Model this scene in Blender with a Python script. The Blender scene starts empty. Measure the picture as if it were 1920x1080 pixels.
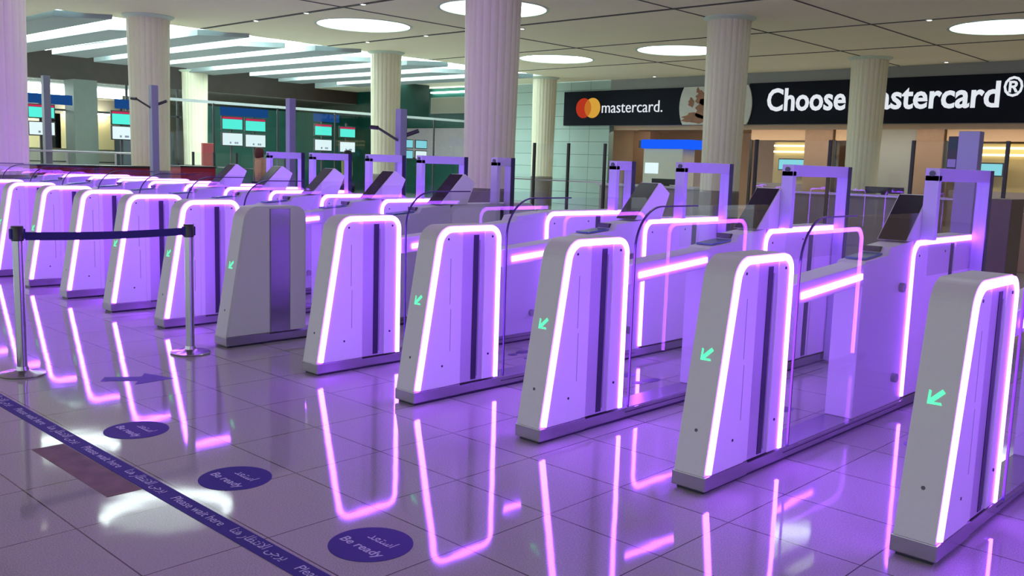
import bpy, bmesh, math, random
from mathutils import Vector, Matrix
random.seed(7)
sc = bpy.context.scene
COL = sc.collection

# ------------------------------------------------------------------ camera, world, exposure
S = 1.07
CAM = Vector((1.356332, -3.753774, 1.547434))
ROT = ((0.72383901, 0.68924888, 0.031513), (0.11424702, -0.07468766, -0.99064089), (-0.68044449, 0.72066479, -0.13280647))
cd = bpy.data.cameras.new('camera'); cd.sensor_width = 36; cd.lens = 1738.47 / 1920 * 36
cd.clip_end = 300
cam = bpy.data.objects.new('camera', cd); COL.objects.link(cam)
r, d, f = [Vector(v) for v in ROT]
m = Matrix(((r.x, -d.x, -f.x), (r.y, -d.y, -f.y), (r.z, -d.z, -f.z)))
cam.matrix_world = Matrix.Translation(CAM) @ m.to_4x4()
sc.camera = cam
w = bpy.data.worlds.new('world'); sc.world = w; w.use_nodes = True
w.node_tree.nodes['Background'].inputs[0].default_value = (.80, .90, .95, 1)
w.node_tree.nodes['Background'].inputs[1].default_value = 1.4
sc.view_settings.view_transform = 'Standard'; sc.view_settings.look = 'None'
sc.view_settings.exposure = 0.06; sc.view_settings.gamma = 1.0
sc.view_settings.use_curve_mapping = False
sc.cycles.max_bounces = 8; sc.cycles.transparent_max_bounces = 24
sc.cycles.sample_clamp_indirect = 6.0
HC = 4.85

# ------------------------------------------------------------------ materials
def lin(c):
    c = c / 255.0
    return c / 12.92 if c <= .04045 else ((c + .055) / 1.055) ** 2.4
def rgb(r, g, b): return (lin(r), lin(g), lin(b), 1)
def mat(name, col, rough=.5, metal=0.0, noise=0, nscale=40, bump=0, spec=.5, coat=0):
    M = bpy.data.materials.new(name); M.use_nodes = True
    nt = M.node_tree; b = nt.nodes['Principled BSDF']
    b.inputs['Base Color'].default_value = col
    b.inputs['Roughness'].default_value = rough; b.inputs['Metallic'].default_value = metal
    b.inputs['Specular IOR Level'].default_value = spec
    b.inputs['Coat Weight'].default_value = coat
    if noise or bump:
        tc = nt.nodes.new('ShaderNodeTexCoord'); n = nt.nodes.new('ShaderNodeTexNoise')
        n.inputs['Scale'].default_value = nscale; n.inputs['Detail'].default_value = 4
        nt.links.new(tc.outputs['Object'], n.inputs['Vector'])
        if noise:
            mx = nt.nodes.new('ShaderNodeMix'); mx.data_type = 'RGBA'
            mx.inputs[6].default_value = tuple(c * (1 - noise) for c in col[:3]) + (1,)
            mx.inputs[7].default_value = tuple(min(1, c * (1 + noise)) for c in col[:3]) + (1,)
            nt.links.new(n.outputs['Fac'], mx.inputs[0]); nt.links.new(mx.outputs[2], b.inputs['Base Color'])
        if bump:
            bp = nt.nodes.new('ShaderNodeBump'); bp.inputs['Strength'].default_value = bump
            nt.links.new(n.outputs['Fac'], bp.inputs['Height']); nt.links.new(bp.outputs['Normal'], b.inputs['Normal'])
    return M
def emit(name, col, strength):
    M = bpy.data.materials.new(name); M.use_nodes = True
    nt = M.node_tree; nt.nodes.clear()
    e = nt.nodes.new('ShaderNodeEmission'); o = nt.nodes.new('ShaderNodeOutputMaterial')
    e.inputs[0].default_value = tuple(col[:3]) + (1,); e.inputs[1].default_value = strength
    nt.links.new(e.outputs[0], o.inputs[0]); return M
def glass(name, tint=(.93, .96, .97), refl=1.0, rough=0.0):
    M = bpy.data.materials.new(name); M.use_nodes = True
    nt = M.node_tree; nt.nodes.clear()
    o = nt.nodes.new('ShaderNodeOutputMaterial'); mx = nt.nodes.new('ShaderNodeMixShader')
    t = nt.nodes.new('ShaderNodeBsdfTransparent'); g = nt.nodes.new('ShaderNodeBsdfGlossy')
    fr = nt.nodes.new('ShaderNodeFresnel'); ge = nt.nodes.new('ShaderNodeNewGeometry')
    mr = nt.nodes.new('ShaderNodeMapRange'); mr.inputs[3].default_value = 1.27; mr.inputs[4].default_value = 1 / 1.27
    nt.links.new(ge.outputs['Backfacing'], mr.inputs[0]); nt.links.new(mr.outputs[0], fr.inputs[0])
    t.inputs[0].default_value = tuple(tint) + (1,); g.inputs['Roughness'].default_value = rough
    g.inputs['Color'].default_value = (refl, refl, refl, 1)
    nt.links.new(fr.outputs[0], mx.inputs[0]); nt.links.new(t.outputs[0], mx.inputs[1])
    nt.links.new(g.outputs[0], mx.inputs[2]); nt.links.new(mx.outputs[0], o.inputs[0]); return M

M = {}
M['panel'] = mat('white_panel', (.60, .60, .60, 1), .42)
M['panel2'] = mat('white_side_panel', (.68, .66, .70, 1), .38)
M['grey'] = mat('grey_seam', (.30, .30, .33, 1), .5)
M['steel'] = mat('brushed_steel', (.34, .32, .36, 1), .26, .9, noise=.08, nscale=60)
M['satin'] = mat('satin_aluminium', (.50, .46, .56, 1), .42, .5)
M['chrome'] = mat('polished_steel', (.40, .40, .43, 1), .2, 1.0)
M['dark'] = mat('dark_gap', (.02, .015, .05, 1), .4)
M['black'] = mat('black_plastic', (.02, .02, .022, 1), .35)
M['screen'] = mat('dark_screen', (.014, .012, .014, 1), .25, spec=.2)
M['lens'] = mat('lens', (.03, .02, .08, 1), .2)
M['led'] = emit('violet_led', (.31, .065, 1.0), 40)
M['green'] = emit('green_arrow_light', (.10, 1.0, .42), 1.5)
M['pad'] = mat('blue_pad', (.06, .13, .35, 1), .2)
M['glass'] = glass('clear_glass', (.955, .955, .975), 1.0)
M['glass2'] = glass('partition_glass', (.97, .985, .98), .8)
M['glassedge'] = mat('glass_edge', (.02, .015, .06, 1), .3)
M['frame'] = mat('lilac_metal', (.50, .46, .66, 1), .4, .1)
M['postm'] = mat('slate_post', (.24, .26, .32, 1), .4, .2)
M['navy'] = mat('navy_vinyl', (.035, .028, .20, 1), .6, spec=.15)
M['white_ink'] = mat('white_ink', (.50, .50, .62, 1), .5)
M['arrowvinyl'] = mat('violet_vinyl', (.10, .08, .32, 1), .6, spec=.2)
M['foot'] = mat('print_vinyl', (.08, .06, .18, 1), .4)
M['belt'] = mat('navy_webbing', (.018, .012, .13, 1), .7, noise=.2, nscale=300)
M['ceiling'] = mat('ceiling_plaster', rgb(250, 241, 208), .8, noise=.03, nscale=1.2)
M['slot'] = mat('ceiling_slot', (.07, .062, .055, 1), .7)
M['lamp'] = emit('ceiling_lamp_glow', (.86, 1.0, .97), 6.4)
M['lamp2'] = emit('ceiling_dome_glow', (.86, 1.0, .97), 1.7)
M['spot'] = emit('downlight_glow', (1.0, .97, .88), 4)
M['column'] = mat('column_plaster', rgb(222, 216, 186), .38, noise=.04, nscale=2)
M['plinth'] = mat('column_plinth', rgb(120, 112, 104), .4, noise=.15, nscale=12)
M['cap'] = mat('column_cap', rgb(205, 220, 196), .5)
M['signblack'] = mat('sign_black', (.006, .008, .016, 1), .5, spec=.12)
M['letter'] = emit('sign_letters', (.86, .90, .96), .85)
M['logo_red'] = emit('logo_red', (.42, .035, .015), 1.0)
M['logo_mid'] = emit('logo_orange', (.50, .15, .02), 1.0)
M['logo_yellow'] = emit('logo_yellow', (.62, .33, .045), 1.0)
M['pic'] = mat('picture_ground', rgb(200, 200, 190), .4, noise=.12, nscale=3)
M['pic2'] = mat('picture_brown', rgb(150, 100, 70), .5, noise=.4, nscale=6)
M['upper'] = mat('upper_wall', rgb(150, 152, 148), .6)
M['beige'] = mat('beige_wall', rgb(214, 184, 150), .6, noise=.04, nscale=2)
M['brownstone'] = mat('brown_stone', rgb(150, 120, 95), .4, noise=.15, nscale=7)
M['bulk'] = mat('dark_brown_wood', rgb(58, 42, 34), .5, noise=.3, nscale=3)
M['teal'] = mat('teal_wall', rgb(10, 68, 58), .35, noise=.35, nscale=2.5)
M['tealdark'] = mat('dark_teal_panel', rgb(8, 50, 42), .4, noise=.3, nscale=4)
M['farwall'] = mat('far_wall', rgb(150, 148, 135), .7)
M['mullion'] = mat('dark_mullion', (.03, .03, .033, 1), .5)
M['counter'] = mat('counter_front', rgb(150, 140, 144), .5, noise=.12, nscale=4)
M['countertop'] = mat('counter_top', rgb(190, 190, 196), .3)
M['red'] = mat('crimson_laminate', rgb(150, 14, 48), .45)
M['pinkred'] = mat('red_totem', rgb(190, 90, 92), .5)
M['bluebox'] = emit('blue_fascia_glow', (.01, .11, .95), 1.0)
M['bluesign'] = emit('blue_sign_glow', (.01, .06, .22), 1.0)
M['scr_teal'] = emit('teal_display', (.09, .80, .66), 1.1)
M['scr_white'] = emit('white_display', (.75, .92, .95), 1.0)
M['scr_red'] = emit('display_header', (.55, .03, .10), 1.0)
M['scr_cyan'] = emit('cyan_display', (.25, .72, .82), .9)
M['scr_dot'] = mat('display_print', (.25, .25, .35, 1), .5)
M['warm'] = emit('warm_strip', (1.0, .80, .42), 2.6)
M['warmwall'] = mat('cream_wall', rgb(215, 200, 150), .6)
M['cool'] = emit('tube_glow', (.80, 1.0, .98), 13.0)
M['lamp3'] = emit('panel_lamp', (1.0, .92, .75), 30)
M['warm_fill'] = emit('warm_fill_glow', (1.0, .88, .70), 22.0)  # glow of the added strip behind the big sign
M['slab'] = mat('ceiling_baffle', rgb(150, 160, 160), .6)
M['recess'] = mat('recess_white', rgb(215, 228, 226), .8)
M['skin'] = mat('skin', (.45, .26, .18, 1), .5)
M['hair'] = mat('auburn_hair', (.10, .02, .015, 1), .6)
M['hairb'] = mat('black_hair', (.01, .01, .01, 1), .6)
M['shirt'] = mat('beige_shirt', rgb(200, 160, 120), .8)
M['vest'] = mat('lime_vest', rgb(170, 190, 90), .8)
M['trouser'] = mat('dark_trousers', (.02, .02, .04, 1), .8)
M['booth'] = mat('booth_white', rgb(200, 200, 185), .5)
M['inlay'] = mat('brown_marble', rgb(126, 104, 88), .55, noise=.5, nscale=9, spec=.1)

def floor_material():
    m_ = bpy.data.materials.new('polished_granite'); m_.use_nodes = True
    nt = m_.node_tree; b = nt.nodes['Principled BSDF']; L = nt.links.new
    tc = nt.nodes.new('ShaderNodeTexCoord'); sp = nt.nodes.new('ShaderNodeSeparateXYZ')
    L(tc.outputs['Object'], sp.inputs[0])
    def joint(out, off, pitch, hw):
        a = nt.nodes.new('ShaderNodeMath'); a.operation = 'SUBTRACT'; a.inputs[1].default_value = off; L(out, a.inputs[0])
        p = nt.nodes.new('ShaderNodeMath'); p.operation = 'PINGPONG'; p.inputs[1].default_value = pitch / 2; L(a.outputs[0], p.inputs[0])
        c = nt.nodes.new('ShaderNodeMath'); c.operation = 'LESS_THAN'; c.inputs[1].default_value = hw; L(p.outputs[0], c.inputs[0])
        return c.outputs[0]
    jx = joint(sp.outputs[0], -2.43 - .6 * 200, .6, .0028); jy = joint(sp.outputs[1], -1.257 - .527 * 200, .527, .0032)
    mxm = nt.nodes.new('ShaderNodeMath'); mxm.operation = 'MAXIMUM'; L(jx, mxm.inputs[0]); L(jy, mxm.inputs[1])
    n1 = nt.nodes.new('ShaderNodeTexNoise'); n1.inputs['Scale'].default_value = 160; n1.inputs['Detail'].default_value = 3; L(tc.outputs['Object'], n1.inputs['Vector'])
    n2 = nt.nodes.new('ShaderNodeTexNoise'); n2.inputs['Scale'].default_value = 1.3; L(tc.outputs['Object'], n2.inputs['Vector'])
    cr = nt.nodes.new('ShaderNodeValToRGB'); cr.color_ramp.elements[0].position = .35; cr.color_ramp.elements[1].position = .65
    cr.color_ramp.elements[0].color = (.30, .285, .28, 1); cr.color_ramp.elements[1].color = (.48, .46, .45, 1); L(n1.outputs['Fac'], cr.inputs[0])
    mv = nt.nodes.new('ShaderNodeMix'); mv.data_type = 'RGBA'; mv.inputs[7].default_value = (.42, .39, .375, 1)
    mf = nt.nodes.new('ShaderNodeMath'); mf.operation = 'MULTIPLY'; mf.inputs[1].default_value = .6; L(n2.outputs['Fac'], mf.inputs[0])
    L(mf.outputs[0], mv.inputs[0]); L(cr.outputs[0], mv.inputs[6])
    mj = nt.nodes.new('ShaderNodeMix'); mj.data_type = 'RGBA'; mj.inputs[7].default_value = (.07, .06, .065, 1)
    L(mxm.outputs[0], mj.inputs[0]); L(mv.outputs[2], mj.inputs[6]); L(mj.outputs[2], b.inputs['Base Color'])
    b.inputs['Roughness'].default_value = .055; b.inputs['Specular IOR Level'].default_value = .6
    # faint waviness between tiles
    n3 = nt.nodes.new('ShaderNodeTexNoise'); n3.inputs['Scale'].default_value = 2.2; L(tc.outputs['Object'], n3.inputs['Vector'])
    bp = nt.nodes.new('ShaderNodeBump'); bp.inputs['Strength'].default_value = .02; bp.inputs['Distance'].default_value = .05
    L(n3.outputs['Fac'], bp.inputs['Height']); L(bp.outputs['Normal'], b.inputs['Normal'])
    return m_
M['floor'] = floor_material()
def marble_wall():
    m_ = mat('pale_teal_marble', rgb(176, 200, 190), .3, noise=.08, nscale=2)
    nt = m_.node_tree; b = nt.nodes['Principled BSDF']
    br = nt.nodes.new('ShaderNodeTexBrick'); tc = nt.nodes.new('ShaderNodeTexCoord'); mp = nt.nodes.new('ShaderNodeMapping')
    mp.inputs['Rotation'].default_value = (math.pi / 2, 0, 0)
    nt.links.new(tc.outputs['Object'], mp.inputs[0]); nt.links.new(mp.outputs[0], br.inputs[0])
    br.offset = 0; br.inputs['Scale'].default_value = 1; br.inputs['Mortar Size'].default_value = .012
    br.inputs['Brick Width'].default_value = 1.0; br.inputs['Row Height'].default_value = .5
    br.inputs['Color1'].default_value = rgb(176, 200, 190); br.inputs['Color2'].default_value = rgb(168, 194, 184); br.inputs['Mortar'].default_value = rgb(120, 140, 132)
    nt.links.new(br.outputs[0], b.inputs['Base Color']); return m_
M['marble'] = marble_wall()

# ------------------------------------------------------------------ geometry helpers
class MB:
    def __init__(s): s.v = []; s.f = []
    def poly(s, pts):
        n = len(s.v); s.v += [tuple(p) for p in pts]; s.f.append(tuple(range(n, n + len(pts)))); return s
    def box(s, x0, x1, y0, y1, z0, z1):
        n = len(s.v)
        s.v += [(x0, y0, z0), (x1, y0, z0), (x1, y1, z0), (x0, y1, z0), (x0, y0, z1), (x1, y0, z1), (x1, y1, z1), (x0, y1, z1)]
        s.f += [tuple(n + i for i in q) for q in ((0, 3, 2, 1), (4, 5, 6, 7), (0, 1, 5, 4), (1, 2, 6, 5), (2, 3, 7, 6), (3, 0, 4, 7))]
        return s
    def prism(s, pts, x0, x1, axis='x'):
        """extrude a closed outline; pts=(y,z) for axis x, (x,z) for axis y, (x,y) for axis z"""
        def P(a, b, t): return (t, a, b) if axis == 'x' else ((a, t, b) if axis == 'y' else (a, b, t))
        n = len(s.v); k = len(pts)
        s.v += [P(a, b, x0) for a, b in pts] + [P(a, b, x1) for a, b in pts]
        s.f.append(tuple(n + i for i in range(k))[::-1]); s.f.append(tuple(n + k + i for i in range(k)))
        for i in range(k):
            j = (i + 1) % k; s.f.append((n + i, n + j, n + k + j, n + k + i))
        return s
    def ribbon(s, pts, hw, x0, x1):
        """flat band following a (y,z) centre line, half width hw, extruded x0..x1"""
        L_, R_ = [], []
        for i, p in enumerate(pts):
            a = Vector(pts[max(0, i - 1)]); b = Vector(pts[min(len(pts) - 1, i + 1)])
            t = (b - a).normalized(); nrm = Vector((-t.y, t.x)); p = Vector(p)
            L_.append(p + nrm * hw); R_.append(p - nrm * hw)
        n = len(s.v); k = len(pts)
        for q in (L_, R_):
            for X_ in (x0, x1): s.v += [(X_, p.x, p.y) for p in q]
        a, b, c, d_ = n, n + k, n + 2 * k, n + 3 * k
        for i in range(k - 1):
            s.f += [(a + i, a + i + 1, b + i + 1, b + i), (c + i, d_ + i, d_ + i + 1, c + i + 1),
                    (b + i, b + i + 1, d_ + i + 1, d_ + i), (a + i, c + i, c + i + 1, a + i + 1)]
        s.f += [(a, b, d_, c), (a + k - 1, c + k - 1, d_ + k - 1, b + k - 1)]
        return s
    def cyl(s, p0, p1, r0, r1=None, n=16):
        r1 = r0 if r1 is None else r1
        p0, p1 = Vector(p0), Vector(p1); a = (p1 - p0).normalized()
        u = a.orthogonal().normalized(); v = a.cross(u); b = len(s.v)
        for p, r_ in ((p0, r0), (p1, r1)):
            s.v += [tuple(p + (u * math.cos(2 * math.pi * i / n) + v * math.sin(2 * math.pi * i / n)) * r_) for i in range(n)]
        s.f.append(tuple(b + i for i in range(n))[::-1]); s.f.append(tuple(b + n + i for i in range(n)))
        for i in range(n):
            j = (i + 1) % n; s.f.append((b + i, b + j, b + n + j, b + n + i))
        return s
    def lathe(s, prof, n=32, c=(0, 0), mod=None):
        b = len(s.v); k = len(prof)
        for (r_, z) in prof:
            for i in range(n):
                t = 2 * math.pi * i / n; q = r_ * (mod(t, z) if mod else 1)
                s.v.append((c[0] + q * math.cos(t), c[1] + q * math.sin(t), z))
        for a in range(k - 1):
            for i in range(n):
                j = (i + 1) % n; s.f.append((b + a * n + i, b + a * n + j, b + (a + 1) * n + j, b + (a + 1) * n + i))
        s.f.append(tuple(b + i for i in range(n))[::-1]); s.f.append(tuple(b + (k - 1) * n + i for i in range(n)))
        return s
    def build(s, name, m_, parent=None, bevel=0, smooth=False, loc=None):
        me = bpy.data.meshes.new(name); me.from_pydata(s.v, [], s.f); me.validate()
        bm = bmesh.new(); bm.from_mesh(me); bmesh.ops.recalc_face_normals(bm, faces=bm.faces)
        if bevel:
            es = [e for e in bm.edges if len(e.link_faces) == 2 and e.calc_face_angle(0) > .5]
            bmesh.ops.bevel(bm, geom=es, offset=bevel, segments=2, profile=.6, affect='EDGES')
        if smooth:
            for f_ in bm.faces: f_.smooth = True
        bm.to_mesh(me); bm.free(); me.materials.append(m_)
        o = bpy.data.objects.new(name, me); COL.objects.link(o)
        if smooth:
            md = o.modifiers.new('edge', 'EDGE_SPLIT'); md.split_angle = .6
        if parent: o.parent = parent
        if loc: o.location = loc
        return o
def tag(o, label=None, cat=None, group=None, kind=None):
    if label: o['label'] = label
    if cat: o['category'] = cat
    if group: o['group'] = group
    if kind: o['kind'] = kind
    return o
def thing(name, label, cat, loc=(0, 0, 0), group=None, rz=0):
    o = bpy.data.objects.new(name, None); COL.objects.link(o); o.location = loc; o.rotation_euler.z = rz
    o.empty_display_size = .1
    return tag(o, label, cat, group)
def struct(name, mb, m_, **k): return tag(mb.build(name, m_, **k), kind='structure')
def copy_tree(o, parent=None, skip=()):
    c = o.copy(); COL.objects.link(c); c.parent = parent
    for ch in list(o.children):
        if ch.name.split('.')[0] in skip: continue
        copy_tree(ch, c)
    return c
def fillet(pts, rad):
    """pts open polyline, rad per vertex -> rounded polyline"""
    out = []
    for i, p in enumerate(pts):
        p = Vector(p)
        if i in (0, len(pts) - 1) or rad[i] <= 0: out.append((p.x, p.y)); continue
        a = (Vector(pts[i - 1]) - p).normalized(); b = (Vector(pts[i + 1]) - p).normalized()
        ang = a.angle(b); t = rad[i] / math.tan(ang / 2)
        c = p + (a + b).normalized() * (rad[i] / math.sin(ang / 2))
        s0 = p + a * t - c; s1 = p + b * t - c
        a0 = math.atan2(s0.y, s0.x); a1 = math.atan2(s1.y, s1.x)
        dlt = (a1 - a0 + math.pi) % (2 * math.pi) - math.pi
        for k in range(11):
            q = a0 + dlt * k / 10; out.append((c.x + rad[i] * math.cos(q), c.y + rad[i] * math.sin(q)))
    return out
def text_mesh(name, body, size, m_, parent, matrix, align='LEFT', ext=.002, spacing=1.0, bold=0.0, width=None):
    cu = bpy.data.curves.new(name, 'FONT'); cu.body = body; cu.size = size; cu.extrude = ext; cu.align_x = align
    cu.space_character = spacing; cu.offset = bold; cu.resolution_u = 3
    tmp = bpy.data.objects.new(name + '_tmp', cu); COL.objects.link(tmp)
    dg = bpy.context.evaluated_depsgraph_get(); dg.update()
    me = bpy.data.meshes.new_from_object(tmp.evaluated_get(dg)); bpy.data.objects.remove(tmp)
    if width:
        xs_ = [v.co.x for v in me.vertices]; k = width / (max(xs_) - min(xs_)); x0 = min(xs_)
        for v in me.vertices: v.co.x = (v.co.x - x0) * k
    me.transform(matrix); me.materials.clear(); me.materials.append(m_)
    for p in me.polygons: p.material_index = 0
    o = bpy.data.objects.new(name, me); COL.objects.link(o); o.parent = parent; return o

# ------------------------------------------------------------------ setting: floor and ceiling
struct('floor', MB().box(-60, 14, -14, 45, -.1, 0), M['floor'])
ROWS = [(3.75, (-18.9, -14.15, -5.6, -1.2)), (10.85, (-17.8, -13.25, -5.2, -.8)), (18.75, (-18.3, -13.75, -5.25, -.8))]
LR = 1.17; LQ = 1.4; RY0, RY1, RX = 5.2, 22.6, -22.3
cm = MB(); lights = []
ys = sorted([-14, 25.1, RY0, RY1] + [y + q for y, _ in ROWS for q in (-LQ, LQ)])
for j in range(len(ys) - 1):
    y0, y1 = ys[j], ys[j + 1]; cy = (y0 + y1) / 2
    xl = RX if (y0 >= RY0 - .01 and y1 <= RY1 + .01) else -40
    row = [r_ for r_ in ROWS if abs(r_[0] - cy) < LQ]
    if not row: cm.poly([(xl, y0, HC), (14, y0, HC), (14, y1, HC), (xl, y1, HC)]); continue
    xa = xl
    for a in row[0][1]:
        cm.poly([(xa, y0, HC), (a - LQ, y0, HC), (a - LQ, y1, HC), (xa, y1, HC)]); xa = a + LQ
        b = row[0][0]; lights.append((a, b)); n = 64; k0 = len(cm.v)
        for q in range(n):
            t = 2 * math.pi * q / n; c_, s_ = math.cos(t), math.sin(t); mm = max(abs(c_), abs(s_))
            cm.v.append((a + LR * c_, b + LR * s_, HC)); cm.v.append((a + LQ * c_ / mm, b + LQ * s_ / mm, HC))
        for q in range(n):
            p = (q + 1) % n; cm.f.append((k0 + 2 * q, k0 + 2 * q + 1, k0 + 2 * p + 1, k0 + 2 * p))
    cm.poly([(xa, y0, HC), (14, y0, HC), (14, y1, HC), (xa, y1, HC)])
struct('ceiling', cm, M['ceiling'])
# recess above the baffles
struct('trim_1', MB().poly([(-40, RY0, 5.45), (-22.3, RY0, 5.45), (-22.3, 22.6, 5.45), (-40, 22.6, 5.45)])
       .poly([(-40, RY0, HC), (-22.3, RY0, HC), (-22.3, RY0, 5.45), (-40, RY0, 5.45)]).poly([(-40, 22.6, HC), (-22.3, 22.6, HC), (-22.3, 22.6, 5.45), (-40, 22.6, 5.45)])
       .poly([(-22.3, RY0, HC), (-22.3, 22.6, HC), (-22.3, 22.6, 5.45), (-22.3, RY0, 5.45)]), M['recess'])
ti = 2
for y, hw in ((8.85, .05), (12.9, .05), (16.9, .03), (20.9, .03), (.8, .05), (4.8 - 8, .03)):
    struct('trim_%d' % ti, MB().box(-22.2, 14, y - hw, y + hw, HC - .012, HC + .0), M['slot']); ti += 1
for x, hw in ((-15.95, .03), (-10.0, .02), (-7.5, .02), (-3.1, .02)):
    struct('trim_%d' % ti, MB().box(x - hw, x + hw, -14, 25, HC - .010, HC - .0), M['slot']); ti += 1

# recessed round ceiling lights
order = {(-18.9, 3.75): 'round ceiling light mirrored in the floor just left of the farthest sticker',
         (-14.15, 3.75): 'round ceiling light mirrored as the big glow crossing the floor tape',
         (-17.8, 10.85): 'oval-looking recessed ceiling light left of the big central column',
         (-13.25, 10.85): 'recessed ceiling light cut by the top of the big central column',
         (-13.75, 18.75): 'recessed ceiling light touching the column left of the word Choose',
         (-18.3, 18.75): 'recessed ceiling light just right of the central column, above the logo sign',
         (-5.25, 18.75): 'recessed ceiling light in the top right corner of the photo',
         (-5.6, 3.75): 'recessed ceiling light above the fourth gate, outside the picture',
         (-1.2, 3.75): 'recessed ceiling light above the nearest gate, outside the picture',
         (-5.2, 10.85): 'recessed ceiling light mirrored in the floor before the nearest gates',
         (-.8, 10.85): 'recessed ceiling light beyond the right edge, middle row',
         (-.8, 18.75): 'recessed ceiling light beyond the right edge, far row'}
proto = None
for (a, b) in lights:
    if proto is None:
        root = thing('ceiling_light', '', 'light', (a, b, HC)); proto = root
        pr = [(LR, 0), (LR * .99, .07), (LR * .93, .14), (LR * .84, .19)]
        mb = MB().lathe(pr, 48); mb.f = mb.f[:-2]; mb.build('cove_glow', M['lamp'], root)
        pr = [(LR * .84, .19), (LR * .6, .24), (LR * .3, .27), (.02, .28)]
        mb = MB().lathe(pr, 48); mb.f = mb.f[:-2] + mb.f[-1:]; mb.build('dome', M['lamp2'], root)
        rim = MB(); n = 48
        for q in range(n):
            t0, t1 = 2 * math.pi * q / n, 2 * math.pi * (q + 1) / n
            P = [(r_ * math.cos(t), r_ * math.sin(t), z) for t in (t0, t1) for r_, z in ((LR - .02, -.012), (LR + .04, -.012), (LR + .04, .0), (LR - .02, .02))]
            for e in range(4): rim.poly([P[e], P[(e + 1) % 4], P[4 + (e + 1) % 4], P[4 + e]])
        rim.build('rim', M['cap'], root)
    else: root = copy_tree(proto); root.location = (a, b, HC)
    lb = order[(a, b)]
    tag(root, lb, 'light', 'round recessed ceiling lights')
# small downlights along the slots
dl = thing('downlight', '', 'light', (0, 0, HC - .02))
MB().lathe([(.075, 0), (.075, .018), (.05, .019)], 20).build('housing', M['cap'], dl)
MB().lathe([(.05, -.004), (.05, .0)], 16).build('bulb', M['spot'], dl)
spots = [(-17.33, 8.85, 'small bright downlight in the ceiling slot above the left oval light'),
         (-15.2, 8.85, 'small downlight in the ceiling slot right of the brightest one'),
         (-17.79, 12.9, 'small downlight in the slot right below the left oval light'),
         (-20.3, 12.9, 'small downlight in the second slot above the lit baffles'),
         (-19.5, 8.85, 'small dim downlight in the slot, leftmost of its row'),
         (-6.25, 16.9, 'small downlight in the bare ceiling left of the top right light'),
         (-8.5, 24.6, 'small downlight above the big sign, near its right end'),
         (-18.65, 24.6, 'small downlight above the logo sign'),
         (-14.7, 1.84, 'pair of small downlights seen as a spark in the floor at lower left'),
         (-14.68, 13.3, 'small wide downlight beside the central column')]
for i, (x, y, lb) in enumerate(spots):
    o = dl if i == 0 else copy_tree(dl)
    o.location = (x, y, HC - .02); tag(o, lb, 'light', 'small ceiling downlights')

# hanging baffles with tube lights at the left
bf = thing('ceiling_baffle', '', 'ceiling panel', (-22, 5, 0))
MB().prism([(0, 0), (-.9, -1.05), (-10.5, -1.30), (-10.5, -.1)], 4.74, 4.90, 'z').build('panel', M['slab'], bf, bevel=.01)
MB().box(-10.3, -.3, .03, .78, 4.96, 5.02).build('tube_light', M['cool'], bf)
bl = [('leftmost', 6.35), ('second', 8.2), ('third', 10.1), ('fourth', 12.0), ('fifth', 13.9), ('sixth', 15.9), ('seventh', 18.0), ('eighth', 20.1), ('last', 22.3)]
for i, (nm, y) in enumerate(bl):
    o = bf if i == 0 else copy_tree(bf)
    o.location = (-21.9 - (i % 2) * 1.2 - (.0 if i < 5 else .6), y, 0)
    tag(o, 'long pale ceiling baffle with tube glow, %s from the violet column' % nm, 'ceiling panel', 'hanging ceiling baffles')

# ------------------------------------------------------------------ columns
def column(x, y, R_, label, flutes=22, top=HC):
    root = thing('fluted_column', label, 'column', (x, y, 0), 'fluted columns of the hall')
    def mod(t, z): return 1 + .028 * abs(math.sin(t * flutes / 2)) ** .8 - .012
    prof = [(R_ * .90, 1.1), (R_ * .91, 2.0), (R_ * .94, 3.0), (R_ * .97, 4.0), (R_ * .985, 4.55), (R_ * 1.0, 4.80)]
    MB().lathe(prof, flutes * 8, mod=mod).build('shaft', M['column'], root, smooth=True)
    MB().lathe([(R_ * 1.0, 4.77), (R_ * 1.12, 4.80), (R_ * 1.20, 4.825), (R_ * 1.22, 4.849)], 64).build('capital', M['cap'], root)  # pale green colour stands in for light on the column lip
    MB().lathe([(R_ * .93, 0), (R_ * .93, 1.06), (R_ * .9, 1.1)], 64).build('plinth', M['plinth'], root)
for a in [(-10.6, 8.2, .50, 'big fluted column in the middle of the photo, tinted violet and cyan'),
          (-21.3, 6.96, .50, 'fluted column between the lit baffles, second column from the left edge'),
          (-34.3, 15.0, .50, 'distant greenish fluted column right of the second one'),
          (-21.9, 14.85, .475, 'pale fluted column left of the big central column'),
          (-22.8, 23.3, .46, 'narrow fluted column beside the logo sign'),
          (-9.65, 14.55, .47, 'wide fluted column left of the word Choose'),
          (-9.95, 22.75, .50, 'fluted column hiding the first letter of the big sign'),
          (-15.9, 1.75, .50, 'violet fluted column at the left edge of the photo')]:
    column(*a)

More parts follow.
